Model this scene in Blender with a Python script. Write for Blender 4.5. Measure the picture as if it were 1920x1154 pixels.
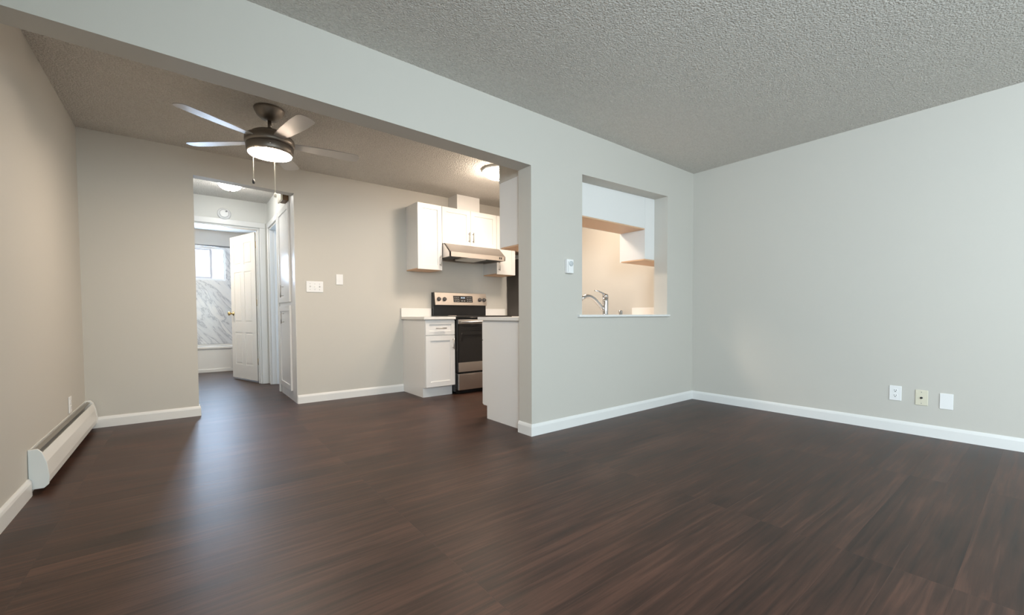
import bpy, bmesh, math, random
from mathutils import Vector, Matrix
random.seed(7)
for o in list(bpy.data.objects): bpy.data.objects.remove(o)
S = bpy.context.scene
COL = S.collection
R = math.radians

# ------------------------------------------------------------------ camera
cd = bpy.data.cameras.new('camera'); cam = bpy.data.objects.new('camera', cd); COL.objects.link(cam)
yaw, pitch, roll = R(-38.8531), R(-1.7751), R(-0.1883)
fw = Vector((-math.sin(yaw)*math.cos(pitch), math.cos(yaw)*math.cos(pitch), math.sin(pitch)))
rt0 = Vector((math.cos(yaw), math.sin(yaw), 0)); up0 = rt0.cross(fw)
rt = rt0*math.cos(roll)+up0*math.sin(roll); up = -rt0*math.sin(roll)+up0*math.cos(roll)
M = Matrix((rt, up, -fw)).transposed().to_4x4(); M.translation = Vector((0, -2.4691, 0.9191))
cam.matrix_world = M
cd.sensor_width = 36; cd.lens = 797.5069/1920*36
cd.shift_x = (960-984.34)/1920; cd.shift_y = (616.35-577)/1920
cd.clip_start = 0.05
S.camera = cam

# ------------------------------------------------------------------ world, exposure, daylight
w = bpy.data.worlds.new('world'); S.world = w; w.use_nodes = True
w.node_tree.nodes['Background'].inputs[0].default_value = (0.80, 0.90, 1.0, 1)
w.node_tree.nodes['Background'].inputs[1].default_value = 2.2
S.view_settings.view_transform = 'Standard'; S.view_settings.look = 'None'
S.view_settings.gamma = 1; S.view_settings.use_curve_mapping = False
S.view_settings.exposure = 0.13

def area(name, loc, rot, sx, sy, power, color, spread=180):
    l = bpy.data.lights.new(name, 'AREA'); l.shape = 'RECTANGLE'; l.size = sx; l.size_y = sy
    l.energy = power; l.color = color; l.spread = R(spread)
    o = bpy.data.objects.new(name, l); COL.objects.link(o); o.location = loc; o.rotation_euler = rot
    return o
# daylight through the living room window behind the camera
area('living_window_daylight', (1.4, -5.52, 1.45), (R(90), 0, 0), 3.0, 1.4, 74, (0.80, 0.96, 0.97))
# unseen fill light added at the left wall to brighten the right wall
area('side_wall_fill', (-.56, -4.1, 1.82), (R(90), 0, R(-90)), 1.6, 1.0, 172, (0.77, 0.90, 1.0))
# daylight from the bedroom beyond the hall's side door
area('bedroom_window_daylight', (2.6, 3.78, 1.35), (R(90), 0, R(90)), 1.0, 1.5, 32, (0.55, 0.76, 1.0))
# daylight through the small bathroom window
area('bathroom_window_daylight', (0.39, 7.03, 1.86), (R(-90), 0, 0), 0.42, 0.5, 58, (0.62, 0.79, 1.0))

# added fill light for the kitchen end wall, unseen behind the partition
kl_ = bpy.data.lights.new('kitchen_end_fill', 'AREA'); kl_.shape = 'DISK'; kl_.size = .34; kl_.energy = 16; kl_.color = (1.0, .80, .62)
ko_ = bpy.data.objects.new('kitchen_end_fill', kl_); COL.objects.link(ko_); ko_.location = (3.55, 1.05, 2.42)
# bathroom lamp above the mirror, out of sight beside the door
bl_ = bpy.data.lights.new('bathroom_lamp', 'POINT'); bl_.energy = 28; bl_.color = (1.0, .88, .74); bl_.shadow_soft_size = .12
bo_ = bpy.data.objects.new('bathroom_lamp', bl_); COL.objects.link(bo_); bo_.location = (-.25, 4.9, 2.1)

# ------------------------------------------------------------------ dimensions
H = 2.44; T = 0.1546; XL = -0.6325; XR = 4.3349; XE = 2.0518; D = 2.4706
HL, HR = 0.1047, 0.9233; HZL, HZR = 2.2082, 2.1833
WL, WR, WB, WTL, WTR = 2.6019, 3.8474, 0.9186, 2.0841, 2.1164
BB = 0.0899; BT = 0.014; HB = 4.245; YF = -5.6; YB = 6.93

# ------------------------------------------------------------------ materials
def mat(name, color=(.8, .8, .8), rough=.5, metal=0, spec=.5, emit=None, estr=0, coat=0):
    m = bpy.data.materials.new(name); m.use_nodes = True
    b = m.node_tree.nodes['Principled BSDF']
    b.inputs['Base Color'].default_value = (*color, 1); b.inputs['Roughness'].default_value = rough
    b.inputs['Metallic'].default_value = metal; b.inputs['Specular IOR Level'].default_value = spec
    b.inputs['Coat Weight'].default_value = coat
    if emit: b.inputs['Emission Color'].default_value = (*emit, 1); b.inputs['Emission Strength'].default_value = estr
    return m
def nd(m, t, **k):
    n = m.node_tree.nodes.new(t)
    for a, b in k.items():
        if a.startswith('_'): n.inputs[a[1:].replace('_', ' ')].default_value = b
        else: setattr(n, a, b)
    return n
def lk(m, a, b): m.node_tree.links.new(a, b)
def P(m): return m.node_tree.nodes['Principled BSDF']
def add_bump(m, scale, strength, dist=.002, detail=3, stretch=(1, 1, 1)):
    tc = nd(m, 'ShaderNodeTexCoord'); mp = nd(m, 'ShaderNodeMapping'); mp.inputs['Scale'].default_value = stretch
    n = nd(m, 'ShaderNodeTexNoise', _Scale=scale, _Detail=detail, _Roughness=.6)
    bu = nd(m, 'ShaderNodeBump', _Strength=strength, _Distance=dist)
    lk(m, tc.outputs['Object'], mp.inputs['Vector']); lk(m, mp.outputs[0], n.inputs['Vector'])
    lk(m, n.outputs['Fac'], bu.inputs['Height']); lk(m, bu.outputs[0], P(m).inputs['Normal'])
    return n

wall_m = mat('greige_wall_paint', (.58, .56, .515), .55, spec=.3); add_bump(wall_m, 160, .12, .001)
hallw_m = mat('pale_hall_paint', (.70, .70, .67), .5, spec=.3); add_bump(hallw_m, 160, .12, .001)
trim_m = mat('white_trim_paint', (.80, .80, .79), .3)
cab_m = mat('white_cabinet_paint', (.81, .805, .795), .28)
cabin_m = mat('maple_cabinet_underside', (.70, .45, .28), .45)
plate_m = mat('white_plastic', (.85, .85, .85), .35)
almond_m = mat('almond_plastic', (.72, .68, .55), .4)
slot_m = mat('dark_slot', (.03, .03, .03), .6)
grey_m = mat('grey_detail', (.30, .30, .30), .5)
steel_m = mat('stainless_steel', (.68, .63, .59), .30, 1.0); add_bump(steel_m, 60, .06, .0006, 2, (1, 1, 60))
nickel_m = mat('brushed_nickel', (.24, .215, .19), .42, .9)
blade_m = mat('silver_fan_blade', (.52, .50, .48), .42, .35)
chrome_m = mat('polished_chrome', (.62, .62, .63), .10, 1.0)
pull_m = mat('satin_nickel_pull', (.52, .50, .48), .3, 1.0)
brass_m = mat('brass', (.62, .45, .20), .25, 1.0)
enamel_m = mat('black_enamel', (.012, .012, .013), .25)
glass_m = mat('black_glass', (.008, .008, .009), .06, coat=.5)
fridge_m = mat('charcoal_fridge_side', (.045, .04, .037), .4)
top_m = mat('white_quartz', (.80, .79, .77), .22)
tub_m = mat('white_porcelain', (.82, .80, .76), .15, coat=.3)
heat_m = mat('white_heater_enamel', (.80, .80, .78), .35)
fin_m = mat('heater_fin_metal', (.35, .33, .30), .4, .8)
cream_m = mat('cream_pull_cord', (.80, .74, .62), .5)
door_m = mat('white_door_paint', (.82, .80, .76), .35)
walnut_m = mat('brown_wood_box', (.17, .09, .035), .5)
lamp_w = mat('lit_fan_lens', (1, 1, 1), .4, emit=(1.0, .83, .66), estr=108)
lamp_k = mat('lit_kitchen_dome', (1, 1, 1), .4, emit=(1.0, .83, .67), estr=78)
lamp_h = mat('lit_hall_dome', (1, 1, 1), .4, emit=(1.0, .97, .92), estr=42)
led_m = mat('clock_digits', (.1, .1, .1), .4, emit=(.6, .75, .9), estr=.8)
pane_m = mat('obscured_window_glass', (.95, .97, 1), .35)
tr_ = nd(pane_m, 'ShaderNodeBsdfTransparent'); tr_.inputs[0].default_value = (.92, .95, .98, 1); ms_ = nd(pane_m, 'ShaderNodeMixShader'); ms_.inputs[0].default_value = .88
lk(pane_m, P(pane_m).outputs[0], ms_.inputs[1]); lk(pane_m, tr_.outputs[0], ms_.inputs[2])
lk(pane_m, ms_.outputs[0], pane_m.node_tree.nodes['Material Output'].inputs['Surface'])

# popcorn ceiling
ceil_m = mat('popcorn_ceiling', (.57, .545, .505), .9, spec=.1)
tc = nd(ceil_m, 'ShaderNodeTexCoord')
n1 = nd(ceil_m, 'ShaderNodeTexNoise', _Scale=92., _Detail=4., _Roughness=.65)
n2 = nd(ceil_m, 'ShaderNodeTexVoronoi', _Scale=125.); n2.feature = 'SMOOTH_F1'
mx = nd(ceil_m, 'ShaderNodeMath', operation='SUBTRACT'); bu = nd(ceil_m, 'ShaderNodeBump', _Strength=1.0, _Distance=.012)
lk(ceil_m, tc.outputs['Object'], n1.inputs['Vector']); lk(ceil_m, tc.outputs['Object'], n2.inputs['Vector'])
lk(ceil_m, n1.outputs['Fac'], mx.inputs[0]); lk(ceil_m, n2.outputs['Distance'], mx.inputs[1])
lk(ceil_m, mx.outputs[0], bu.inputs['Height']); lk(ceil_m, bu.outputs[0], P(ceil_m).inputs['Normal'])
cr = nd(ceil_m, 'ShaderNodeValToRGB'); cr.color_ramp.elements[0].position = .3; cr.color_ramp.elements[1].position = .6
cr.color_ramp.elements[0].color = (.70, .67, .62, 1); cr.color_ramp.elements[1].color = (.84, .81, .76, 1)
lk(ceil_m, n1.outputs['Fac'], cr.inputs['Fac']); lk(ceil_m, cr.outputs['Color'], P(ceil_m).inputs['Base Color'])

# dark vinyl plank floor, boards running along x
floor_m = mat('dark_walnut_vinyl_plank', (.04, .025, .02), .4, spec=.35)
tc = nd(floor_m, 'ShaderNodeTexCoord')
br = nd(floor_m, 'ShaderNodeTexBrick'); br.offset = .37; br.offset_frequency = 1
for k, v in (('Scale', 1.0), ('Brick Width', 1.22), ('Row Height', .152), ('Mortar Size', .0012), ('Mortar Smooth', .3), ('Bias', 0.0)):
    br.inputs[k].default_value = v
br.inputs['Color1'].default_value = (0, 0, 0, 1); br.inputs['Color2'].default_value = (1, 1, 1, 1); br.inputs['Mortar'].default_value = (.5, .5, .5, 1)
lk(floor_m, tc.outputs['Object'], br.inputs['Vector'])
# grain shifted per board
sh = nd(floor_m, 'ShaderNodeVectorMath', operation='MULTIPLY_ADD'); sh.inputs[1].default_value = (7.3, 3.1, 0)
lk(floor_m, br.outputs['Color'], sh.inputs[0]); lk(floor_m, tc.outputs['Object'], sh.inputs[2])
mp = nd(floor_m, 'ShaderNodeMapping'); mp.inputs['Scale'].default_value = (1.0, 21, 1); lk(floor_m, sh.outputs[0], mp.inputs['Vector'])
g1 = nd(floor_m, 'ShaderNodeTexNoise', _Scale=2.2, _Detail=8., _Roughness=.62, _Distortion=.4); lk(floor_m, mp.outputs[0], g1.inputs['Vector'])
mp2 = nd(floor_m, 'ShaderNodeMapping'); mp2.inputs['Scale'].default_value = (.9, 3.2, 1); lk(floor_m, sh.outputs[0], mp2.inputs['Vector'])
g2 = nd(floor_m, 'ShaderNodeTexNoise', _Scale=1.6, _Detail=3.); lk(floor_m, mp2.outputs[0], g2.inputs['Vector'])
a1 = nd(floor_m, 'ShaderNodeMath', operation='MULTIPLY_ADD'); a1.inputs[1].default_value = .11; a1.inputs[2].default_value = -.055
lk(floor_m, br.outputs['Color'], a1.inputs[0])
a2 = nd(floor_m, 'ShaderNodeMath', operation='ADD'); lk(floor_m, g1.outputs['Fac'], a2.inputs[0]); lk(floor_m, a1.outputs[0], a2.inputs[1])
a3 = nd(floor_m, 'ShaderNodeMath', operation='MULTIPLY_ADD'); a3.inputs[1].default_value = .55; lk(floor_m, g2.outputs['Fac'], a3.inputs[0]); lk(floor_m, a2.outputs[0], a3.inputs[2])
fr_ = nd(floor_m, 'ShaderNodeValToRGB'); e = fr_.color_ramp.elements
e[0].position = .52; e[0].color = (.017, .0092, .0068, 1); e[1].position = 1.10; e[1].color = (.098, .046, .031, 1)
m_ = fr_.color_ramp.elements.new(.78); m_.color = (.050, .0240, .0165, 1)
lk(floor_m, a3.outputs[0], fr_.inputs['Fac']); lk(floor_m, fr_.outputs['Color'], P(floor_m).inputs['Base Color'])
rr = nd(floor_m, 'ShaderNodeMapRange'); rr.inputs['To Min'].default_value = .34; rr.inputs['To Max'].default_value = .48
lk(floor_m, g1.outputs['Fac'], rr.inputs['Value']); lk(floor_m, rr.outputs[0], P(floor_m).inputs['Roughness'])
bu = nd(floor_m, 'ShaderNodeBump', _Strength=.35, _Distance=.0012); lk(floor_m, g1.outputs['Fac'], bu.inputs['Height'])
b2 = nd(floor_m, 'ShaderNodeBump', _Strength=.4, _Distance=.001); b2.invert = True
lk(floor_m, br.outputs['Fac'], b2.inputs['Height']); lk(floor_m, bu.outputs[0], b2.inputs['Normal']); lk(floor_m, b2.outputs[0], P(floor_m).inputs['Normal'])

# marble surround
marble_m = mat('white_marble_panel', (.8, .8, .8), .18)
tc = nd(marble_m, 'ShaderNodeTexCoord'); mp = nd(marble_m, 'ShaderNodeMapping'); mp.inputs['Rotation'].default_value = (0, R(-52), 0); mp_s = nd(marble_m, 'ShaderNodeMapping'); mp_s.inputs['Scale'].default_value = (.45, .8, 1.7)
nz = nd(marble_m, 'ShaderNodeTexNoise', _Scale=3.2, _Detail=9., _Roughness=.62, _Distortion=1.1)
lk(marble_m, tc.outputs['Object'], mp.inputs['Vector']); lk(marble_m, mp.outputs[0], mp_s.inputs['Vector']); lk(marble_m, mp_s.outputs[0], nz.inputs['Vector'])
mr = nd(marble_m, 'ShaderNodeValToRGB'); e = mr.color_ramp.elements
e[0].position = .40; e[0].color = (.80, .79, .77, 1); e[1].position = .60; e[1].color = (.74, .74, .73, 1)
for p_, c_ in ((.47, (.70, .70, .70)), (.495, (.42, .42, .44)), (.52, (.68, .68, .68))):
    q_ = mr.color_ramp.elements.new(p_); q_.color = (*c_, 1)
lk(marble_m, nz.outputs['Fac'], mr.inputs['Fac']); lk(marble_m, mr.outputs['Color'], P(marble_m).inputs['Base Color'])

# ------------------------------------------------------------------ mesh helpers (world coordinates in, local out)
class MB:
    def __init__(s): s.b = bmesh.new()
    def box(s, x0, x1, y0, y1, z0, z1, bev=0, seg=2):
        v = [s.b.verts.new((x, y, z)) for x in sorted((x0, x1)) for y in sorted((y0, y1)) for z in sorted((z0, z1))]
        f = [(0, 1, 3, 2), (4, 6, 7, 5), (0, 4, 5, 1), (2, 3, 7, 6), (0, 2, 6, 4), (1, 5, 7, 3)]
        fs = [s.b.faces.new([v[i] for i in q]) for q in f]
        if bev:
            es = list({e for q in fs for e in q.edges})
            bmesh.ops.bevel(s.b, geom=es, offset=bev, segments=seg, profile=.5, affect='EDGES', clamp_overlap=True)
        return s
    def prism(s, pts, axis, a, b, bev=0):
        # pts: 2D outline; axis is the extrusion axis; coordinates in the order of the other two axes (x,y,z order)
        def mk(p, t):
            return {'x': (t, p[0], p[1]), 'y': (p[0], t, p[1]), 'z': (p[0], p[1], t)}[axis]
        va = [s.b.verts.new(mk(p, a)) for p in pts]; vb = [s.b.verts.new(mk(p, b)) for p in pts]
        n = len(pts); fs = [s.b.faces.new(va), s.b.faces.new(vb[::-1])]
        for i in range(n): fs.append(s.b.faces.new((va[i], vb[i], vb[(i+1) % n], va[(i+1) % n])))
        bmesh.ops.recalc_face_normals(s.b, faces=fs)
        if bev:
            es = list({e for q in fs for e in q.edges})
            bmesh.ops.bevel(s.b, geom=es, offset=bev, segments=2, profile=.5, affect='EDGES', clamp_overlap=True)
        return s
    def lathe(s, prof, cx, cy, cz=0, n=40, axis='z', caps=True):
        # prof: (r, h) from one end to the other
        rings = []
        for r, h in prof:
            ring = []
            if r < 1e-6:
                ring = [s.b.verts.new((0, 0, h))]
            else:
                for i in range(n):
                    a = 2*math.pi*i/n; ring.append(s.b.verts.new((r*math.cos(a), r*math.sin(a), h)))
            rings.append(ring)
        fs = []
        for A, B in zip(rings, rings[1:]):
            for i in range(n):
                j = (i+1) % n
                if len(A) == 1 and len(B) == 1: continue
                if len(A) == 1: fs.append(s.b.faces.new((A[0], B[j], B[i])))
                elif len(B) == 1: fs.append(s.b.faces.new((A[i], A[j], B[0])))
                else: fs.append(s.b.faces.new((A[i], A[j], B[j], B[i])))
        for ring in (rings[0], rings[-1]):
            if caps and len(ring) > 1: fs.append(s.b.faces.new(ring))
        bmesh.ops.recalc_face_normals(s.b, faces=fs)
        vs = [v for r_ in rings for v in r_]
        if axis == '-y': Mx = Matrix.Rotation(R(90), 4, 'X')
        elif axis == 'y': Mx = Matrix.Rotation(R(-90), 4, 'X')
        elif axis == 'x': Mx = Matrix.Rotation(R(90), 4, 'Y')
        elif axis == '-x': Mx = Matrix.Rotation(R(-90), 4, 'Y')
        else: Mx = Matrix.Identity(4)
        bmesh.ops.transform(s.b, matrix=Matrix.Translation((cx, cy, cz)) @ Mx, verts=vs)
        for f in fs: f.smooth = True
        return s
    def tube(s, pts, rad, n=12):
        pts = [Vector(p) for p in pts]
        if not hasattr(rad, '__len__'): rad = [rad]*len(pts)
        rings = []; prev = None
        for i, p in enumerate(pts):
            t = (pts[min(i+1, len(pts)-1)]-pts[max(i-1, 0)]).normalized()
            if prev is None: u = t.orthogonal().normalized()
            else: u = (prev-t*prev.dot(t)).normalized()
            prev = u; v = t.cross(u)
            rings.append([s.b.verts.new(p+(u*math.cos(2*math.pi*k/n)+v*math.sin(2*math.pi*k/n))*rad[i]) for k in range(n)])
        fs = []
        for A, B in zip(rings, rings[1:]):
            for i in range(n): fs.append(s.b.faces.new((A[i], A[(i+1) % n], B[(i+1) % n], B[i])))
        for f in fs: f.smooth = True
        fs += [s.b.faces.new(rings[0][::-1]), s.b.faces.new(rings[-1])]
        bmesh.ops.recalc_face_normals(s.b, faces=fs)
        return s
    def xf(s, mtx): bmesh.ops.transform(s.b, matrix=mtx, verts=s.b.verts[:]); return s
def link(name, mb, m, parent=None, origin=None):
    me = bpy.data.meshes.new(name); bmesh.ops.recalc_face_normals(mb.b, faces=mb.b.faces[:])
    off = Vector((0, 0, 0))
    q = parent
    while q is not None: off += Vector(q.location); q = q.parent
    if origin is None: origin = off
    origin = Vector(origin)
    bmesh.ops.translate(mb.b, verts=mb.b.verts[:], vec=-origin)
    mb.b.to_mesh(me); mb.b.free(); me.materials.append(m)
    o = bpy.data.objects.new(name, me); COL.objects.link(o)
    if parent is not None: o.parent = parent
    o.location = origin-off
    return o
def struct(name, mb, m, parent=None):
    o = link(name, mb, m, parent)
    if parent is None: o['kind'] = 'structure'
    return o
def thing(name, label, cat, loc, group=None):
    o = bpy.data.objects.new(name, None); COL.objects.link(o); o.location = loc; o.empty_display_size = .1
    o['label'] = label; o['category'] = cat
    if group: o['group'] = group
    return o
def tag(o, label, cat, group=None):
    o['label'] = label; o['category'] = cat
    if group: o['group'] = group
    return o
def lab(o, t): o['label'] = t; return o

# ------------------------------------------------------------------ shell
struct('floor', MB().box(XL-.12, XR+.12, YF-.12, YB+.12, -.1, 0), floor_m)
struct('ceiling', MB().box(XL-.12, XR+.12, YF-.12, YB+.12, H, H+.1), ceil_m)
m = MB().box(XL-.12, XL, -3.3, YB, 0, H).box(XL-.12, XL, YF, -4.9, 0, H).box(XL-.12, XL, -4.9, -3.3, 0, 1.3).box(XL-.12, XL, -4.9, -3.3, 2.34, H)
struct('wall_left', m, wall_m)
m = MB().box(XL-.09, XL-.04, -4.9, -3.3, 1.3, 1.35).box(XL-.09, XL-.04, -4.9, -3.3, 2.29, 2.34)
for y in (-4.9, -4.125, -3.35): m.box(XL-.09, XL-.04, y, y+.05, 1.35, 2.29)
struct('added_side_window', m, trim_m)  # unseen window frame, added to go with the side fill light
struct('wall_right', MB().box(XR, XR+.12, YF, YB, 0, H), wall_m)
# living room wall behind the camera with its window
m = MB(); yf = YF
m.box(XL-.12, -.1, yf-.12, yf, 0, H).box(2.9, XR+.12, yf-.12, yf, 0, H).box(-.1, 2.9, yf-.12, yf, 0, .75).box(-.1, 2.9, yf-.12, yf, 2.15, H)
struct('wall_front', m, wall_m)
m = MB(); m.box(-.1, 2.9, yf-.09, yf-.04, .75, .80).box(-.1, 2.9, yf-.09, yf-.04, 2.10, 2.15)
for x in (-.1, 1.375, 2.85): m.box(x, x+.05, yf-.09, yf-.04, .80, 2.10)
struct('window_2', m, trim_m)
# partition with header, pass-through and end
m = MB()
m.prism([(XL, 2.0760), (0, 2.0690), (XE, 2.0395), (XE, H), (XL, H)], 'y', 0, T)
m.prism([(XE, 0), (WL, 0), (WL, H), (XE, H)], 'y', 0, T)
m.prism([(WL, 0), (WR, 0), (WR, WB-.016), (WL, WB-.016)], 'y', 0, T)
m.prism([(WL, WTL), (WR, WTR), (WR, H), (WL, H)], 'y', 0, T)
m.prism([(WR, 0), (XR, 0), (XR, H), (WR, H)], 'y', 0, T)
struct('wall_partition', m, wall_m)
struct('trim_1', MB().box(2.548, 3.868, -.028, T+.03, WB-.016, WB+.004, .004), trim_m)   # sill board of the pass-through
# back wall with the hall opening
TB = .12
m = MB()
m.prism([(XL, 0), (HL, 0), (HL, H), (XL, H)], 'y', D, D+TB)
m.prism([(HL, HZL), (HR, HZR), (HR, H), (HL, H)], 'y', D, D+TB)
m.prism([(HR, 0), (XR, 0), (XR, H), (HR, H)], 'y', D, D+TB)
struct('wall_back', m, wall_m)
# hall
struct('wall_hall_left', MB().box(-.06, .06, D+TB, HB, 0, H), hallw_m)
DY0, DY1, DZ = 3.46, 4.10, 2.085
LX = HR
LY0, LY1, LZ = 2.66, 3.335, 2.160
m = MB().box(LX, LX+.115, DY1, HB+.0, 0, H).box(LX, LX+.115, LY1+.002, DY0, 0, H).box(LX, LX+.115, DY0, DY1, DZ, H)
m.box(LX, LX+.115, LY0-.002, LY1+.002, LZ+.002, H).box(LX, LX+.115, D+TB, LY0-.002, 0, H)
struct('wall_hall_right', m, hallw_m)
BX0, BX1, BZ = 0.10, 0.829, 2.095
m = MB().box(XL, BX0, HB, HB+.12, 0, H).box(BX1, XR, HB, HB+.12, 0, H).box(BX0, BX1, HB, HB+.12, BZ, H)
struct('wall_hall_back', m, hallw_m)
# bathroom: marble on three sides of the tub above the rim, window in the outer wall
wx0, wx1, wz0, wz1 = .155, .628, 1.56, 2.145
bl, brt = -.52, 1.04
bath_m = mat('bath_wall_paint', (.55, .53, .49), .5); 
m = MB().box(bl-.1, wx0, YB, YB+.12, 0, H).box(wx1, brt+.1, YB, YB+.12, 0, H).box(wx0, wx1, YB, YB+.12, 0, wz0).box(wx0, wx1, YB, YB+.12, wz1, H)
m.box(XL-.12, bl-.1, YB, YB+.12, 0, H).box(brt+.1, XR+.12, YB, YB+.12, 0, H)
struct('wall_bathroom_back', m, bath_m)
struct('wall_bathroom_left', MB().box(bl-.1, bl, HB+.12, YB, 0, H), bath_m)
struct('wall_bathroom_right', MB().box(brt, brt+.1, HB+.12, YB, 0, H), bath_m)
mz = 2.15
m = MB().box(bl+.02, wx0, YB-.012, YB, .427, mz).box(wx1, brt-.012, YB-.012, YB, .427, mz).box(wx0, wx1, YB-.012, YB, .427, wz0)
m.box(brt-.012, brt, 6.17, YB-.012, .427, mz).box(bl, bl+.012, 6.17, YB-.012, .427, mz)
struct('wall_marble_surround', m, marble_m)
# bathroom window
w1 = struct('window_1', MB().box(wx0, wx1, YB+.02, YB+.07, wz0, wz0+.035).box(wx0, wx1, YB+.02, YB+.07, wz1-.035, wz1).box(wx0, wx0+.03, YB+.02, YB+.07, wz0+.035, wz1-.035).box(wx1-.03, wx1, YB+.02, YB+.07, wz0+.035, wz1-.035), trim_m)
link('window_sash', MB().box(.185, .435, YB+.028, YB+.05, wz0+.036, wz0+.06).box(.185, .435, YB+.028, YB+.05, wz1-.06, wz1-.036).box(.40, .437, YB+.026, YB+.052, wz0+.06, wz1-.06).box(.186, .205, YB+.028, YB+.05, wz0+.06, wz1-.06), mat('grey_vinyl_sash', (.62, .62, .66), .4), w1)
link('window_pane', MB().box(.206, .399, YB+.036, YB+.040, wz0+.06, wz1-.06), pane_m, w1)
link('window_pane', MB().box(.438, wx1-.031, YB+.040, YB+.044, wz0+.036, wz1-.036), pane_m, w1)
# kitchen soffit over the partition-side wall cabinets
SX = 2.10; SD = .325
sy0 = T+.001
struct('wall_soffit', MB().box(SX, 2.745, sy0, T+SD, 2.026, H).box(2.745, XR, sy0, T+SD, 2.20, H), wall_m)

# baseboards: (name, list of (x0,y0,x1,y1, nx,ny)) wall line and its outward normal
def bboard(name, segs):
    m = MB()
    for x0, y0, x1, y1, nx, ny, m0, m1 in segs:
        prof = [(0, 0), (BT, 0), (BT, BB-.022), (BT*.75, BB-.010), (BT*.35, BB), (0, BB)]
        A = []; B = []
        for p, z in prof:   # the ends run out (+) or in (-) with the profile depth: mitres
            if ny: A.append((x0-m0*p, y0+ny*p, z)); B.append((x1+m1*p, y0+ny*p, z))
            else: A.append((x0+nx*p, y0-m0*p, z)); B.append((x0+nx*p, y1+m1*p, z))
        va = [m.b.verts.new(q) for q in A]; vb = [m.b.verts.new(q) for q in B]; n = len(va)
        m.b.faces.new(va); m.b.faces.new(vb[::-1])
        for i in range(n): m.b.faces.new((va[i], vb[i], vb[(i+1) % n], va[(i+1) % n]))
    return struct(name, m, trim_m)
bboard('baseboard_partition', [(XE, 0, XR, 0, 0, -1, 1, -1), (XE, 0, XE, T, -1, 0, 1, 0)])
bboard('baseboard_right', [(XR, YF, XR, 0, -1, 0, 0, -1)])
bboard('baseboard_left', [(XL, YF, XL, .80, 1, 0, 0, 0)])
bboard('baseboard_back', [(XL+.001, D, HL, D, 0, -1, 0, 1), (HL, D, HL, D+TB, 1, 0, 1, 0), (HR+.001, D, 2.078, D, 0, -1, 0, 0)])

# casings around the bathroom door and the side door
def casing(name, boxes):
    m = MB()
    for b in boxes: m.box(*b, .006)
    return struct(name, m, trim_m)
cy0 = HB-.016
casing('trim_2', [(BX1+.004, BX1+.072, cy0, HB, 0, BZ+.004), (BX0-.04, BX1+.072, cy0, HB, BZ+.005, BZ+.078)])
casing('trim_3', [(BX1-.018, BX1, HB, HB+.12, 0, BZ-.018), (BX0, BX1, HB, HB+.12, BZ-.018, BZ), (BX0, BX0+.018, HB, HB+.12, 0, BZ-.018), (BX1-.03, BX1-.018, HB+.05, HB+.085, 0, BZ-.03)])
casing('trim_4', [(LX-.016, LX, DY1, DY1+.065, 0, DZ+.004), (LX-.016, LX, DY0-.06, DY0, 0, DZ+.004), (LX-.016, LX, DY0-.06, DY1+.065, DZ+.005, DZ+.072)])
casing('trim_5', [(LX, LX+.115, DY1-.018, DY1, 0, DZ-.018), (LX, LX+.115, DY0, DY0+.018, 0, DZ-.018), (LX, LX+.115, DY0, DY1, DZ-.018, DZ), (LX+.05, LX+.085, DY1-.030, DY1-.018, 0, DZ-.018)])
# white corner strip on the right jamb of the hall opening
casing('trim_6', [(HR-.004, HR+.0, D+.0, D+TB+.06, 0, 2.178)])

# bathroom door: six panel leaf swung into the bathroom
hx, hy = .806, 4.372
ang = math.atan2(5.115-hy, .583-hx)
LW, LH, z0 = .765, 2.035, .028
def leafbox(m, u0, u1, v0, v1, w0, w1, bev=0): m.box(u0, u1, v0, v1, w0, w1, bev)
m = MB(); leafbox(m, 0, LW, -.012, .012, 0, LH)
st = .11; mid = .10; rails = [(0, .20), (.66, .80), (1.52, 1.62), (LH-.115, LH)]
for a, b in ((0, st), (LW/2-mid/2, LW/2+mid/2), (LW-st, LW)): leafbox(m, a, b, -.018, .018, 0, LH)
for a, b in rails:
    for u0, u1 in ((st, LW/2-mid/2), (LW/2+mid/2, LW-st)): leafbox(m, u0, u1, -.018, .018, a, b)
pan = [(.20, .66), (.80, 1.52), (1.62, LH-.115)]
for a, b in pan:
    for u0, u1 in ((st, LW/2-mid/2), (LW/2+mid/2, LW-st)): leafbox(m, u0+.022, u1-.022, -.017, .017, a+.022, b-.022, .006)
MX = Matrix.Translation((hx, hy, z0)) @ Matrix.Rotation(ang, 4, 'Z') @ Matrix.Translation((.006, 0, 0))
m.xf(MX)
d1 = link('door_1', m, door_m, None, (hx, hy, z0)); d1['kind'] = 'structure'
m = MB()
for sgn, ax in ((1, 'y'), (-1, '-y')):
    m.lathe([(.0, 0), (.030, 0), (.030, .006), (.012, .012), (.011, .035), (.022, .042), (.029, .055), (.026, .066), (.012, .072), (0, .073)], LW-.065, sgn*.018, .93, 20, ax)
m.xf(MX); lab(link('door_knob', m, brass_m, d1), 'brass door knob')
for hz in (.22, 1.03, 1.82):
    m = MB().lathe([(0, 0), (.007, 0), (.007, .09), (0, .09)], 0, 0, hz, 12).box(-.004, .03, -.006, .006, hz+.002, hz+.088)
    m.xf(Matrix.Translation((hx, hy, z0)) @ Matrix.Rotation(ang, 4, 'Z')); link('hinge', m, brass_m, d1)

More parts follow.
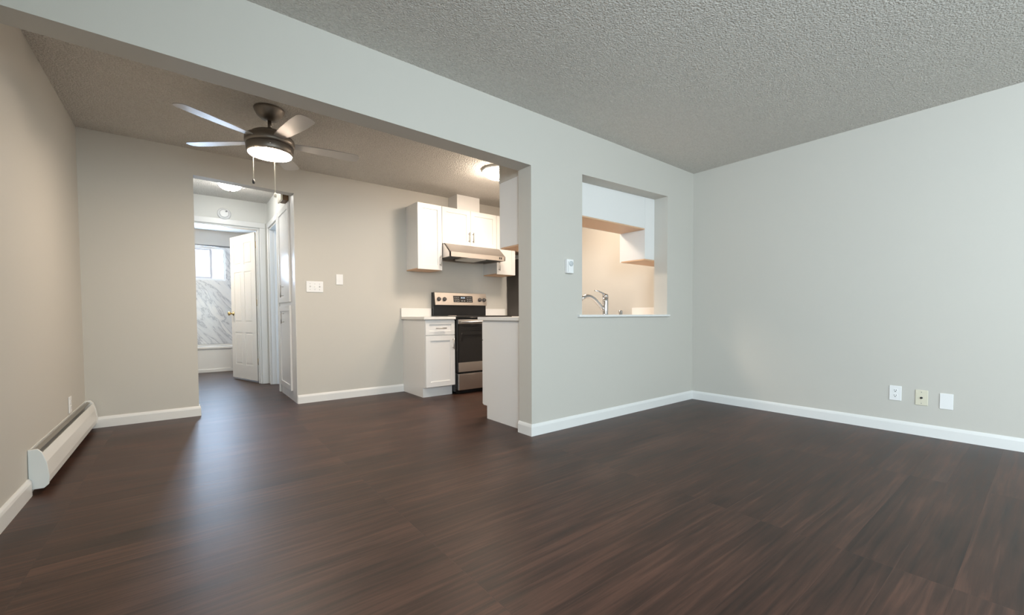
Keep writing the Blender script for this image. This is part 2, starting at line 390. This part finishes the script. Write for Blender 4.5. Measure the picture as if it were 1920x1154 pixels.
# ------------------------------------------------------------------ cabinets
def pull(parent, x, y, z, horiz=False, sgn=-1, L=.125, axis='y'):
    m = MB(); r = .0055; o = .030*sgn
    if axis == 'y':
        if horiz: m.tube([(x-L/2, y+o, z), (x+L/2, y+o, z)], r).tube([(x-L*.36, y, z), (x-L*.36, y+o, z)], .0045).tube([(x+L*.36, y, z), (x+L*.36, y+o, z)], .0045)
        else: m.tube([(x, y+o, z-L/2), (x, y+o, z+L/2)], r).tube([(x, y, z-L*.36), (x, y+o, z-L*.36)], .0045).tube([(x, y, z+L*.36), (x, y+o, z+L*.36)], .0045)
    else:
        m.tube([(x+o, y, z-L/2), (x+o, y, z+L/2)], r).tube([(x, y, z-L*.36), (x+o, y, z-L*.36)], .0045).tube([(x, y, z+L*.36), (x+o, y, z+L*.36)], .0045)
    return lab(link('handle', m, pull_m, parent), 'satin nickel bar pull')
def shaker(parent, name, u0, u1, z0, z1, f, sgn, fr=.058, axis='y', flat=False):
    # f: face plane of the cabinet body, door stands .019 proud towards sgn
    m = MB(); t = .019*sgn
    def bx(a, b, w0, w1, c, d, bev=0):
        if axis == 'y': m.box(a, b, w0, w1, c, d, bev)
        else: m.box(w0, w1, a, b, c, d, bev)
    g = .0008*sgn
    if flat: bx(u0, u1, f+g, f+t, z0, z1, .002)
    else:
        bx(u0+.01, u1-.01, f+g, f+t*.52, z0+.01, z1-.01)
        bx(u0, u0+fr, f+g, f+t, z0, z1, .0015); bx(u1-fr, u1, f+g, f+t, z0, z1, .0015)
        bx(u0+fr-.001, u1-fr+.001, f+g, f+t, z0, z0+fr, .0015); bx(u0+fr-.001, u1-fr+.001, f+g, f+t, z1-fr, z1, .0015)
    return link(name, m, cab_m, parent)
def wall_cab(label, x0, x1, z0, z1, yb, sgn, doors, group):
    # yb: wall plane; sgn -1 faces the camera side
    r = thing('wall_cabinet', label, 'cabinet', ((x0+x1)/2, yb, z0), group)
    yf = yb+sgn*.302
    link('cabinet_box', MB().box(x0, x1, yb+sgn*.001, yf, z0+.012, z1, .001), cab_m, r)
    lab(link('underside_panel', MB().box(x0+.001, x1-.001, yb+sgn*.002, yf-sgn*.001, z0, z0+.0115), cabin_m, r), 'maple coloured underside')
    for a, b, hs in doors:
        d = shaker(r, 'door', a+.0015, b-.0015, z0+.002, z1-.002, yf, sgn)
        if hs: pull(d, a+.03 if hs == 'l' else b-.03, yf+sgn*.019, z0+.11, sgn=sgn, L=.125)
    return r
UZ0, UZ1 = 1.462, 2.232; gK = 'white kitchen wall cabinets'
wall_cab('narrow white shaker wall cabinet at the left end, beside the range hood', 2.135, 2.449, UZ0, UZ1, D, -1, [(2.135, 2.449, 'r')], gK)
wall_cab('short white two-door wall cabinet above the range hood', 2.451, 3.246, 1.785, UZ1, D, -1, [(2.451, 2.848, 'r'), (2.848, 3.246, 'l')], gK)
wall_cab('white shaker wall cabinet to the right of the range hood', 3.248, 3.555, UZ0, UZ1, D, -1, [(3.248, 3.555, 'l')], gK)
wall_cab('short white wall cabinet above the dark refrigerator', 3.557, XR-.004, 1.80, UZ1, D, -1, [(3.557, 3.945, 'r'), (3.945, XR-.004, 'l')], gK)
# partition side (their backs show through the pass-through)
gP = 'white wall cabinets hung on the kitchen side of the partition'
wall_cab('tall white wall cabinet hung behind the opening edge, its side panel facing the dining area', SX, 2.743, 1.475, 2.025, T, 1, [(SX, 2.42, 'r'), (2.42, 2.743, 'l')], gP)
wall_cab('short white wall cabinet spanning the top of the pass-through above the faucet', 2.745, 3.683, 1.787, 2.199, T, 1, [(2.745, 3.214, 'r'), (3.214, 3.683, 'l')], gP)
wall_cab('taller white wall cabinet in the right corner of the pass-through', 3.685, XR-.004, 1.48, 2.199, T, 1, [(3.685, 4.01, 'r'), (4.01, XR-.004, 'l')], gP)

def base_cab(label, x0, x1, yb, sgn, dep, units, group, ztop=.874, cut=None):
    r = thing('base_cabinet', label, 'cabinet', ((x0+x1)/2, yb, 0), group)
    yf = yb+sgn*dep; tk = yf-sgn*.06
    m = MB()
    y0 = yb+sgn*.001
    segs = [(x0, x1, ztop)] if not cut else [(x0, cut[0], ztop), (cut[0], cut[1], .70), (cut[1], x1, ztop)]
    for a, b, zt in segs: m.prism([(y0, 0), (tk, 0), (tk, .115), (yf, .115), (yf, zt), (y0, zt)], 'x', a, b)
    link('cabinet_box', m, cab_m, r)
    for a, b, hs in units:
        dr = shaker(r, 'drawer', a+.002, b-.002, .700, ztop-.008, yf, sgn, .045)
        pull(dr, (a+b)/2, yf+sgn*.012, .778, True, sgn, .13)
        d = shaker(r, 'door', a+.002, b-.002, .120, .694, yf, sgn)
        pull(d, a+.03 if hs == 'l' else b-.03, yf+sgn*.019, .60, False, sgn, .13)
    return r
CDEP = .595
gB = 'white kitchen base cabinets'
base_cab('narrow white base cabinet with one drawer, left of the range', 2.08, 2.447, D, -1, CDEP, [(2.08, 2.447, 'r')], gB)
base_cab('narrow white base cabinet between the range and the refrigerator', 3.255, 3.630, D, -1, CDEP, [(3.255, 3.630, 'l')], gB)
pd = .585
base_cab('long white base cabinet run behind the partition, plain end panel facing the dining area', SX, XR-.004, T, 1, pd, [(SX+.002, 2.60, 'r'), (2.60, 3.10, 'r'), (3.10, 3.60, 'l'), (3.60, 3.74, 'l')][:3], gB, cut=(2.84, 3.58))

def wtop(name, label, cat, m): return tag(link(name, m, top_m), label, cat)
cz0, cz1 = .875, .905
o = wtop('countertop', 'short white countertop left of the range', 'countertop', MB().box(2.055, 2.449, D-.635, D-.001, cz0, cz1, .004))
o = wtop('countertop', 'short white countertop between the range and the refrigerator', 'countertop', MB().box(3.254, 3.632, D-.635, D-.001, cz0, cz1, .004))
# long countertop with sink cut-out
sx0, sx1, sy0_, sy1 = 2.86, 3.56, .36, .70
ye = T+.635
m = MB().box(SX-.025, sx0, T+.001, ye, cz0, cz1, .003).box(sx1, XR-.003, T+.001, ye, cz0, cz1, .003).box(sx0, sx1, T+.001, sy0_, cz0, cz1).box(sx0, sx1, sy1, ye, cz0, cz1)
wtop('countertop', 'long white countertop along the kitchen side of the partition, holding the sink', 'countertop', m)
gS = 'white backsplash strips'
def splash(label, b): return tag(link('backsplash', MB().box(*b, .002), top_m), label, 'backsplash', gS)
splash('low white backsplash strip on the wall left of the range', (2.055, 2.449, D-.019, D-.001, .9055, 1.010))
splash('low white backsplash strip on the wall right of the range', (3.254, 3.60, D-.019, D-.001, .9055, 1.010))
splash('low white side splash on the end wall, seen through the pass-through', (XR-.019, XR-.001, T+.25, T+.635, .9055, 1.008))
# sink
sk = thing('kitchen_sink', 'stainless steel sink sunk in the counter behind the pass-through', 'sink', ((sx0+sx1)/2, .53, .905))
m = MB(); g = .002; q = .004
m.box(sx0+g, sx0+g+q, sy0_+g, sy1-g, .72, .9045).box(sx1-g-q, sx1-g, sy0_+g, sy1-g, .72, .9045).box(sx0+g, sx1-g, sy0_+g, sy0_+g+q, .72, .9045).box(sx0+g, sx1-g, sy1-g-q, sy1-g, .72, .9045).box(sx0+g, sx1-g, sy0_+g, sy1-g, .715, .72)
link('basin', m, steel_m, sk)
link('drain', MB().lathe([(0, .7201), (.045, .7201), (.045, .724), (.03, .7235), (0, .7225)], (sx0+sx1)/2, .53, 0, 24), chrome_m, sk)
# faucet
FX, FY = 3.205, .262
fa = thing('kitchen_faucet', 'chrome single-lever faucet seen through the pass-through', 'faucet', (FX, FY, cz1))
link('body', MB().lathe([(0, .9055), (.034, .9055), (.034, .914), (.029, .922), (.0265, .93), (.0275, 1.05), (.029, 1.088), (0, 1.088)], FX, FY, 0, 28), chrome_m, fa)
pts = []
dx, dy = -.93, .37
for i in range(13):
    t = i/12; r_ = .022+.235*t; z_ = .968+.132*math.sin(t*2.25)
    pts.append((FX+dx*r_, FY+dy*r_, z_))
sp = link('spout', MB().tube(pts, [.017+.003*(i/12)**2 for i in range(13)], 14), chrome_m, fa)
e_ = Vector(pts[-1]); link('spray_head', MB().tube([e_, e_+Vector((dx*.018, dy*.018, -.012)), e_+Vector((dx*.026, dy*.026, -.026))], [.018, .0195, .016], 16), chrome_m, sp)
m = MB().lathe([(0, 1.0885), (.029, 1.0885), (.0285, 1.108), (.022, 1.123), (0, 1.127)], FX, FY, 0, 28)
m.tube([(FX, FY, 1.112), (FX-.035, FY+.012, 1.131), (FX-.075, FY+.025, 1.148), (FX-.115, FY+.038, 1.154)], [.013, .0105, .008, .0055], 12)
link('lever', m, chrome_m, fa)
ag = MB().lathe([(0, .9055), (.024, .9055), (.024, .911), (.020, .914), (.020, .957), (.017, .965), (.008, .968), (0, .9685)], 3.435, .262, 0, 24)
tag(link('air_gap_cap', ag, chrome_m, None, (3.435, .262, cz1)), 'small chrome cylinder cap on the counter right of the faucet', 'sink air gap')

# ------------------------------------------------------------------ duct cover, hood, range, refrigerator
tag(link('duct_cover', MB().box(2.712, 3.045, 2.245, D-.001, 2.2335, H-.001, .002), cab_m), 'plain white box on top of the wall cabinets above the hood', 'duct cover')
rx0, rx1 = 2.453, 3.249
hd = thing('range_hood', 'stainless steel under-cabinet range hood above the stove', 'range hood', ((rx0+rx1)/2, D, 1.6))
yb_ = D-.002; hz0, hz1 = 1.615, 1.783
m = MB()
# hollow hood shell: sloped front, sides, top
m.prism([(2.145, hz1), (2.145-.05, hz1), (1.965, hz0+.055), (1.965, hz0), (1.98, hz0), (1.98, hz0+.05), (2.105, hz1-.008), (2.145, hz1-.008)], 'x', rx0, rx1)
for a, b in ((rx0, rx0+.012), (rx1-.012, rx1)):
    m.prism([(yb_, hz1), (2.095, hz1), (1.965, hz0+.055), (1.965, hz0), (yb_, hz0)], 'x', a, b)
m.box(rx0, rx1, 2.13, yb_, hz1-.008, hz1).box(rx0+.012, rx1-.012, yb_-.01, yb_, hz0, hz1-.008)
link('hood_shell', m, steel_m, hd)
fm_ = mat('hood_mesh_filter', (.10, .09, .08), .5, .6)
for a, b in ((rx0+.014, 2.70), (2.99, rx1-.014)): link('filter', MB().box(a, b, 1.985, 2.44, hz0+.022, hz0+.030), fm_, hd)
link('lamp_cover', MB().box(2.71, 2.98, 2.0, 2.30, hz0-.004, hz0+.020, .004), mat('frosted_lamp_cover', (.85, .82, .76), .3), hd)
for x in (3.155, 3.180): link('switch', MB().box(x, x+.016, 1.9615, 1.9655, hz0+.018, hz0+.044, .001), slot_m, hd)

rg = thing('electric_range', 'stainless steel and black electric range with a raised control panel', 'stove', ((rx0+rx1)/2, D, 0))
yfr = 1.872
link('body', MB().box(rx0, rx1, yfr, D-.03, .03, .893, .002).box(rx0+.03, rx1-.03, yfr+.04, D-.06, .0, .03), enamel_m, rg)
link('cooktop', MB().box(rx0-.001, rx1+.001, yfr-.045, D-.075, .894, .918, .006), glass_m, rg)
od = link('oven_door', MB().box(rx0+.004, rx1-.004, yfr-.040, yfr-.001, .262, .872, .006), enamel_m, rg)
for a, b, t_ in ((.262, .372, 'lower'), (.822, .872, 'upper')): lab(link('door_trim', MB().box(rx0+.022, rx1-.004, yfr-.0445, yfr-.0405, a, b, .0015), steel_m, od), t_+' stainless steel band of the oven door')
link('oven_window', MB().box(rx0+.022, rx1-.022, yfr-.0442, yfr-.0405, .374, .820), glass_m, od)
m = MB().tube([(rx0+.03, yfr-.085, .845), (rx1-.03, yfr-.085, .845)], .014, 16)
for x in (rx0+.06, rx1-.06): m.box(x-.012, x+.012, yfr-.082, yfr-.045, .836, .854, .003)
lab(link('handle', m, steel_m, od), 'stainless steel bar handle')
lab(link('storage_drawer', MB().box(rx0+.022, rx1-.004, yfr-.044, yfr-.001, .050, .238, .004), steel_m, rg), 'stainless steel drawer front')
# backguard
bgy = D-.004
m = MB().prism([(bgy, .919), (bgy-.050, .919), (bgy-.050, 1.052), (bgy-.075, 1.052), (bgy-.048, 1.213), (bgy, 1.213)], 'x', rx0+.004, rx1-.004, .002)
bg = link('backguard', m, enamel_m, rg)
def bgpt(z): return bgy-.075+(z-1.052)/(1.213-1.052)*.027
def panel(x0, x1, z0, z1, t): return MB().prism([(bgpt(z0)-.0008, z0), (bgpt(z1)-.0008, z1), (bgpt(z1)-t, z1), (bgpt(z0)-t, z0)], 'x', x0, x1)
cp = lab(link('control_panel', panel(rx0+.020, rx1-.004, 1.054, 1.211, .006), steel_m, bg), 'stainless steel control panel')
dp = panel(2.735, 3.022, 1.092, 1.176, .010)
link('display', dp, glass_m, rg)
m = MB()
def dgt(x, z, wd, hg): # small printed keys and digits on the display
    y = bgpt(z)-.0125; m.box(x, x+wd, y, y+.002, z, z+hg)
for i in range(4): dgt(2.845+i*.014+(.006 if i > 1 else 0), 1.142, .009, .018)
link('clock', m, led_m, rg)
gk_ = mat('grey_key_print', (.42, .42, .42), .5)
for i in range(3):
    for j in range(3):
        for x_ in (2.750, 2.935):
            m = MB(); dgt(x_+i*.026, 1.103+j*.024, .014, .008); link('key', m, gk_, rg)
for i in range(2): m = MB(); dgt(2.846+i*.036, 1.105, .022, .010); link('key', m, gk_, rg)
for x in (2.527, 2.606, 3.135, 3.205):
    z = 1.128; y = bgpt(z)-.006
    m = MB().lathe([(0, 0), (.027, 0), (.027, .006), (.021, .010), (.019, .028), (0, .029)], x, y, z, 28, '-y').box(x-.004, x+.004, y-.032, y-.026, z-.018, z+.018, .001)
    lab(link('knob', m, mat('dark_knob', (.10, .09, .085), .35) if x == 2.527 else bpy.data.materials['dark_knob'], rg), 'dark round burner knob')
for cx_, cy_, r_ in ((2.65, 2.03, .10), (3.05, 2.03, .075), (2.65, 2.27, .075), (3.05, 2.27, .10)):
    link('burner_ring', MB().lathe([(0, .9184), (r_, .9184), (r_, .9187), (0, .9187)], cx_, cy_, 0, 40), enamel_m, rg)

fg = thing('refrigerator', 'dark charcoal sided refrigerator at the right of the kitchen, mostly hidden behind the partition', 'refrigerator', (3.98, D, 0))
link('body', MB().box(3.640, 4.315, 1.815, D-.015, .02, 1.70, .006), fridge_m, fg)
m1 = MB().box(3.642, 4.313, 1.755, 1.812, .04, 1.14, .008); m2 = MB().box(3.642, 4.313, 1.755, 1.812, 1.15, 1.695, .008)
for mm, z in ((m1, (.60, 1.10)), (m2, (1.20, 1.50))):
    d = link('door', mm, steel_m, fg)
    link('handle', MB().tube([(4.24, 1.71, z[0]), (4.24, 1.71, z[1])], .011).tube([(4.24, 1.71, z[0]+.03), (4.24, 1.757, z[0]+.03)], .008).tube([(4.24, 1.71, z[1]-.03), (4.24, 1.757, z[1]-.03)], .008), pull_m, d)
for x in (3.70, 4.25):
    for y in (1.86, 2.40): link('foot', MB().lathe([(0, 0), (.02, 0), (.02, .02), (0, .02)], x, y, 0, 12), slot_m, fg)

# ------------------------------------------------------------------ linen cabinet in the hall
ln = thing('linen_cabinet', 'tall white built-in linen cabinet with two stacked doors in the hall', 'cabinet', (LX, (LY0+LY1)/2, 0))
m = MB().box(LX-.001, LX+.40, LY0, LY1, .0, .095).box(LX-.002, LX+.40, LY0, LY1, .096, LZ)
link('cabinet_box', m, cab_m, ln)
fx_ = LX-.002
up_d = shaker(ln, 'door', LY0+.035, LY1-.012, 1.075, LZ-.02, fx_, -1, .058, 'x')
pull(up_d, fx_-.019, 3.02, 1.20, sgn=-1, L=.14, axis='x')
lo_d = shaker(ln, 'door', LY0+.035, LY1-.012, .105, 1.035, fx_, -1, .058, 'x')
pull(lo_d, fx_-.019, 3.02, .90, sgn=-1, L=.13, axis='x')

# door chime on the hall wall above the linen cabinet
ch = thing('door_chime', 'brown sided door chime box high on the hall wall above the linen cabinet', 'door chime', (LX, 2.83, 2.163))
link('housing', MB().box(.868, LX-.001, 2.745, 2.925, 2.168, 2.345, .003), walnut_m, ch)
lab(link('front_cover', MB().box(.848, .867, 2.735, 2.935, 2.163, 2.352, .005), mat('cream_chime_cover', (.78, .72, .58), .35), ch), 'cream front cover')

# smoke detector
sd = thing('smoke_detector', 'round white smoke detector on the hall wall above the bathroom door', 'smoke detector', (.448, HB, 2.235))
link('housing', MB().lathe([(0, .001), (.072, .001), (.074, .012), (.068, .030), (.045, .040), (0, .042)], .448, HB, 2.235, 36, '-y'), plate_m, sd)
link('vent_ring', MB().lathe([(.046, .0405), (.050, .0405), (.050, .0375), (.046, .0375), (.046, .0405)], .448, HB, 2.235, 36, '-y', False), grey_m, sd)
link('test_button', MB().lathe([(0, .041), (.010, .041), (.010, .046), (0, .047)], .470, HB, 2.262, 16, '-y'), grey_m, sd)

# ------------------------------------------------------------------ lights
def dome(name, label, x, y, r, lm, clips=True):
    t = thing(name, label, 'ceiling light', (x, y, H), 'flush ceiling dome lights')
    link('base_plate', MB().lathe([(0, H-.001), (r*.97, H-.001), (r*1.0, H-.012), (r*.97, H-.022), (0, H-.022)], x, y, 0, 40), trim_m, t)
    prof = [(r*.93*math.cos(a), H-.023-.072*math.sin(a)) for a in [R(k) for k in range(0, 91, 9)]]
    prof = [(0, H-.0225)]+prof[:-1]+[(0, H-.095)]
    lab(link('glass_dome', MB().lathe(prof, x, y, 0, 40), lm, t), 'glowing white glass dome')
    if clips:
        for k in range(3):
            a = R(25+120*k); m = MB().lathe([(0, 0), (.008, 0), (.010, .012), (0, .02)], x+r*.985*math.cos(a), y+r*.985*math.sin(a), H-.045, 10)
            link('clip', m, nickel_m, t)
    link('finial', MB().lathe([(0, H-.110), (.006, H-.108), (.009, H-.101), (.012, H-.0955), (0, H-.0955)], x, y, 0, 14), nickel_m, t)
    return t
dome('ceiling_light', 'glowing white dome light on the hall ceiling, seen through the hall opening', .455, 3.42, .122, lamp_h)
dome('ceiling_light', 'glowing dome light on the kitchen ceiling, half hidden by the wall cabinet', 2.62, 1.20, .185, lamp_k, False)

fx, fy = .532, 1.178
fn = thing('ceiling_fan', 'brushed nickel five-blade ceiling fan with a glowing light, hanging in the dining area', 'ceiling fan', (fx, fy, H))
link('canopy', MB().lathe([(0, H-.001), (.098, H-.001), (.101, H-.006), (.097, H-.020), (.080, H-.052), (.055, H-.075), (.030, H-.086), (0, H-.088)], fx, fy, 0, 44), nickel_m, fn)
link('downrod', MB().lathe([(0, H-.155), (.0125, H-.155), (.0125, H-.086), (0, H-.086)], fx, fy, 0, 20).lathe([(0, H-.162), (.03, H-.162), (.026, H-.148), (.018, H-.138), (0, H-.138)], fx, fy, 0, 28), nickel_m, fn)
hb = link('motor_housing', MB().lathe([(0, 2.283), (.045, 2.281), (.095, 2.270), (.118, 2.256), (.120, 2.250), (.117, 2.247), (.150, 2.232), (.160, 2.218), (.162, 2.190), (.157, 2.172), (0, 2.172)], fx, fy, 0, 56), nickel_m, fn)
link('light_ring', MB().lathe([(0, 2.170), (.152, 2.170), (.155, 2.166), (.150, 2.125), (.143, 2.112), (0, 2.112)], fx, fy, 0, 56), nickel_m, fn)
lab(link('light_lens', MB().lathe([(0, 2.1115), (.141, 2.1115), (.139, 2.105), (.120, 2.099), (.07, 2.095), (0, 2.094)], fx, fy, 0, 48), lamp_w, fn), 'glowing white lens')
m = MB().lathe([(0, 0), (.008, 0), (.007, .006), (0, .007)], fx-.02, fy-.153, 2.142, 12, '-y'); link('screw', m, chrome_m, fn)
# blades: pitched, rounded tips
def blade(adeg):
    b = MB()
    out = [(.135, -.030), (.20, -.040), (.32, -.052), (.50, -.060), (.585, -.058), (.612, -.044), (.622, -.015), (.620, .020), (.608, .048), (.585, .060), (.50, .062), (.32, .054), (.20, .042), (.135, .032)]
    b.prism(out, 'z', -.003, .003)
    Mx = Matrix.Translation((fx, fy, 2.200)) @ Matrix.Rotation(R(adeg), 4, 'Z') @ Matrix.Rotation(R(-8), 4, 'X')
    b.xf(Mx); bl_ = link('blade', b, blade_m, fn)
    c = MB().box(.09, .20, -.018, .018, .0035, .009, .002); c.xf(Mx); link('blade_arm', c, nickel_m, bl_)
for k in (-150, 138, 66, -6, -78): blade(k)
def chain(px, py, zt, zb, big):
    c = MB().tube([(px, py, zt), (px, py, zb)], .0028, 8); c_ = link('pull_chain', c, cream_m, fn)
    link('pull_end', MB().lathe([(0, zb-.034), (.007, zb-.033), (.0085, zb-.018), (.005, zb-.002), (0, zb)], px, py, 0, 12), slot_m if not big else cream_m, c_)
chain(fx-.12, fy-.10, 2.112, 1.885, False)
chain(fx+.005, fy-.147, 2.112, 1.80, True)

# ------------------------------------------------------------------ tub, rod
tb = thing('bathtub', 'white bathtub below the marble wall, seen through the bathroom door', 'bathtub', (.26, 6.55, 0))
tx0, tx1, ty0, ty1, tz = bl+.002, brt-.014, 6.17, YB-.014, .425
m = MB()
m.box(tx0, tx1, ty0+.02, ty0+.09, .0, tz-.045)
m.box(tx0, tx1, ty1-.06, ty1, .0, tz-.045).box(tx0, tx0+.10, ty0+.09, ty1-.06, 0, tz-.045).box(tx1-.10, tx1, ty0+.09, ty1-.06, 0, tz-.045)
m.box(tx0+.10, tx1-.10, ty0+.09, ty1-.06, .0, .10)
link('basin', m, tub_m, tb)
m = MB().box(tx0, tx1, ty0, ty0+.10, tz-.044, tz, .012).box(tx0, tx1, ty1-.07, ty1, tz-.044, tz, .012).box(tx0, tx0+.11, ty0+.09, ty1-.06, tz-.044, tz, .006).box(tx1-.11, tx1, ty0+.09, ty1-.06, tz-.044, tz, .006)
link('rim', m, tub_m, tb)
for b_ in ((tx0, tx1, ty0+.004, ty0+.0195, 0, .055), (tx0, tx0+.10, ty0+.008, ty0+.0195, .056, tz-.045), (.62, tx1, ty0+.008, ty0+.0195, .056, tz-.045)): link('apron_panel', MB().box(*b_, .004), tub_m, tb)
m = MB().tube([(bl+.014, 6.21, 2.075), (brt-.014, 6.21, 2.075)], .0125, 14)
for x, s_ in ((bl+.0125, 'x'), (brt-.0125, '-x')): m.lathe([(0, 0), (.03, 0), (.026, .010), (.015, .014), (0, .014)], x, 6.21, 2.075, 20, s_)
tag(link('shower_rod', m, mat('dull_steel_rod', (.25, .25, .25), .35, .9), None, (.26, 6.21, 2.075)), 'dark metal shower rod across the top of the bathtub window', 'shower rod')

# ------------------------------------------------------------------ baseboard heater
hy0, hy1 = .805, D-.016
ht = thing('baseboard_heater', 'long white baseboard heater low on the left wall', 'heater', (XL, (hy0+hy1)/2, 0))
X0 = XL+.001
cap = [(0, .030), (0, .236), (.034, .236), (.050, .215), (.066, .160), (.074, .085), (.070, .045), (.052, .028)]
for a, b in ((hy0, hy0+.014), (hy1-.03, hy1)): link('end_cap', MB().prism([(X0+p, z) for p, z in cap], 'y', a, b, .002), heat_m, ht)
link('back_plate', MB().box(X0, X0+.003, hy0+.015, hy1-.031, .034, .232), heat_m, ht)
fp = [(.048, .211), (.063, .160), (.071, .085), (.067, .048), (.060, .048), (.063, .085), (.056, .160), (.043, .207)]
link('front_panel', MB().prism([(X0+p, z) for p, z in fp], 'y', hy0+.015, hy1-.031), heat_m, ht)
link('damper', MB().prism([(X0+.016, .229), (X0+.034, .222), (X0+.033, .219), (X0+.015, .226)], 'y', hy0+.015, hy1-.031), fin_m, ht)
m = MB()
link('heating_element', MB().box(X0+.006, X0+.050, hy0+.02, hy1-.04, .06, .14), slot_m, ht)

# ------------------------------------------------------------------ plates
def yplate(name, label, cat, x0, x1, z0, z1, y, group, m_=plate_m):
    r = thing(name, label, cat, ((x0+x1)/2, y, (z0+z1)/2), group)
    link('cover_plate', MB().box(x0, x1, y-.007, y-.0005, z0, z1, .003), m_, r); return r
gs = None
sw = yplate('light_switch', 'wide white three-gang light switch on the wall right of the hall opening', 'light switch', 1.024, 1.189, 1.172, 1.288, D, gs)
for i, x in enumerate((1.060, 1.1065, 1.153)):
    link('toggle', MB().prism([(D-.0075, 1.222), (D-.0075, 1.238), (D-.020, 1.244 if i != 1 else 1.220), (D-.020, 1.238 if i != 1 else 1.214)], 'x', x-.005, x+.005), plate_m, sw)
    for z in (1.200, 1.260): link('screw', MB().lathe([(0, 0), (.003, 0), (.003, .001), (0, .001)], x, D-.007, z, 10, '-y'), grey_m, sw)
bp_ = yplate('wall_plate', 'small blank white plate on the wall between the hall opening and the cabinets', 'wall plate', 1.322, 1.394, 1.262, 1.376, D, None)
for z in (1.30, 1.338): link('screw', MB().lathe([(0, 0), (.003, 0), (.003, .001), (0, .001)], 1.358, D-.007, z, 10, '-y'), plate_m, bp_)

def xplate(name, label, cat, yc, zc, X, s, m_, group, w_=.072, h_=.115):
    r = thing(name, label, cat, (X, yc, zc), group)
    a, b = X+s*.0005, X+s*.007
    link('cover_plate', MB().box(a, b, yc-w_/2, yc+w_/2, zc-h_/2, zc+h_/2, .003), m_, r); return r
def outlet(label, yc, zc, X, s, w_=.074):
    r = xplate('wall_outlet', label, 'outlet', yc, zc, X, s, plate_m, 'white duplex outlets', w_)
    b = X+s*.0068; c = X+s*.009; d = X+s*.0093
    for dz in (.020, -.020):
        q = link('receptacle', MB().prism([(yc-.016, zc+dz-.008), (yc-.010, zc+dz-.014), (yc+.010, zc+dz-.014), (yc+.016, zc+dz-.008), (yc+.016, zc+dz+.008), (yc+.010, zc+dz+.014), (yc-.010, zc+dz+.014), (yc-.016, zc+dz+.008)], 'x', b, c), plate_m, r)
        for u0, u1, h0, h1 in ((-.0075, -.0050, -.001, .008), (.0050, .0075, -.001, .008), (-.003, .003, -.010, -.0045)):
            link('slot', MB().box(c, d, yc+u0, yc+u1, zc+dz+h0, zc+dz+h1), slot_m, q)
    return r
outlet('white duplex outlet on the right wall, leftmost of three plates', -1.708, .302, XR, -1)
cj = xplate('cable_plate', 'almond cable plate with a dark centre jack, middle of three plates on the right wall', 'wall plate', -1.860, .287, XR, -1, almond_m, None)
link('jack', MB().lathe([(0, 0), (.0075, 0), (.0075, .008), (0, .008)], XR-.007, -1.860, .287, 16, '-x'), slot_m, cj)
for z in (.245, .329): link('screw', MB().lathe([(0, 0), (.003, 0), (.003, .001), (0, .001)], XR-.007, -1.860, z, 10, '-x'), grey_m, cj)
xplate('wall_plate', 'blank white plate on the right wall, rightmost of three plates', 'wall plate', -1.994, .279, XR, -1, plate_m, None)
outlet('white outlet on the left wall just above the baseboard heater', 1.866, .300, XL, 1)

th = thing('thermostat', 'small white thermostat with a round dial on the wall left of the pass-through', 'thermostat', (2.437, 0, 1.31))
link('housing', MB().box(2.400, 2.474, -.030, -.0005, 1.256, 1.368, .005), plate_m, th)
lab(link('dial', MB().lathe([(0, 0), (.021, 0), (.021, .004), (.017, .009), (0, .010)], 2.443, -.030, 1.333, 28, '-y'), mat('pale_grey_dial', (.55, .58, .60), .4), th), 'pale grey round dial')
link('vent_slot', MB().box(2.4095, 2.412, -.0305, -.0302, 1.266, 1.350), grey_m, th)
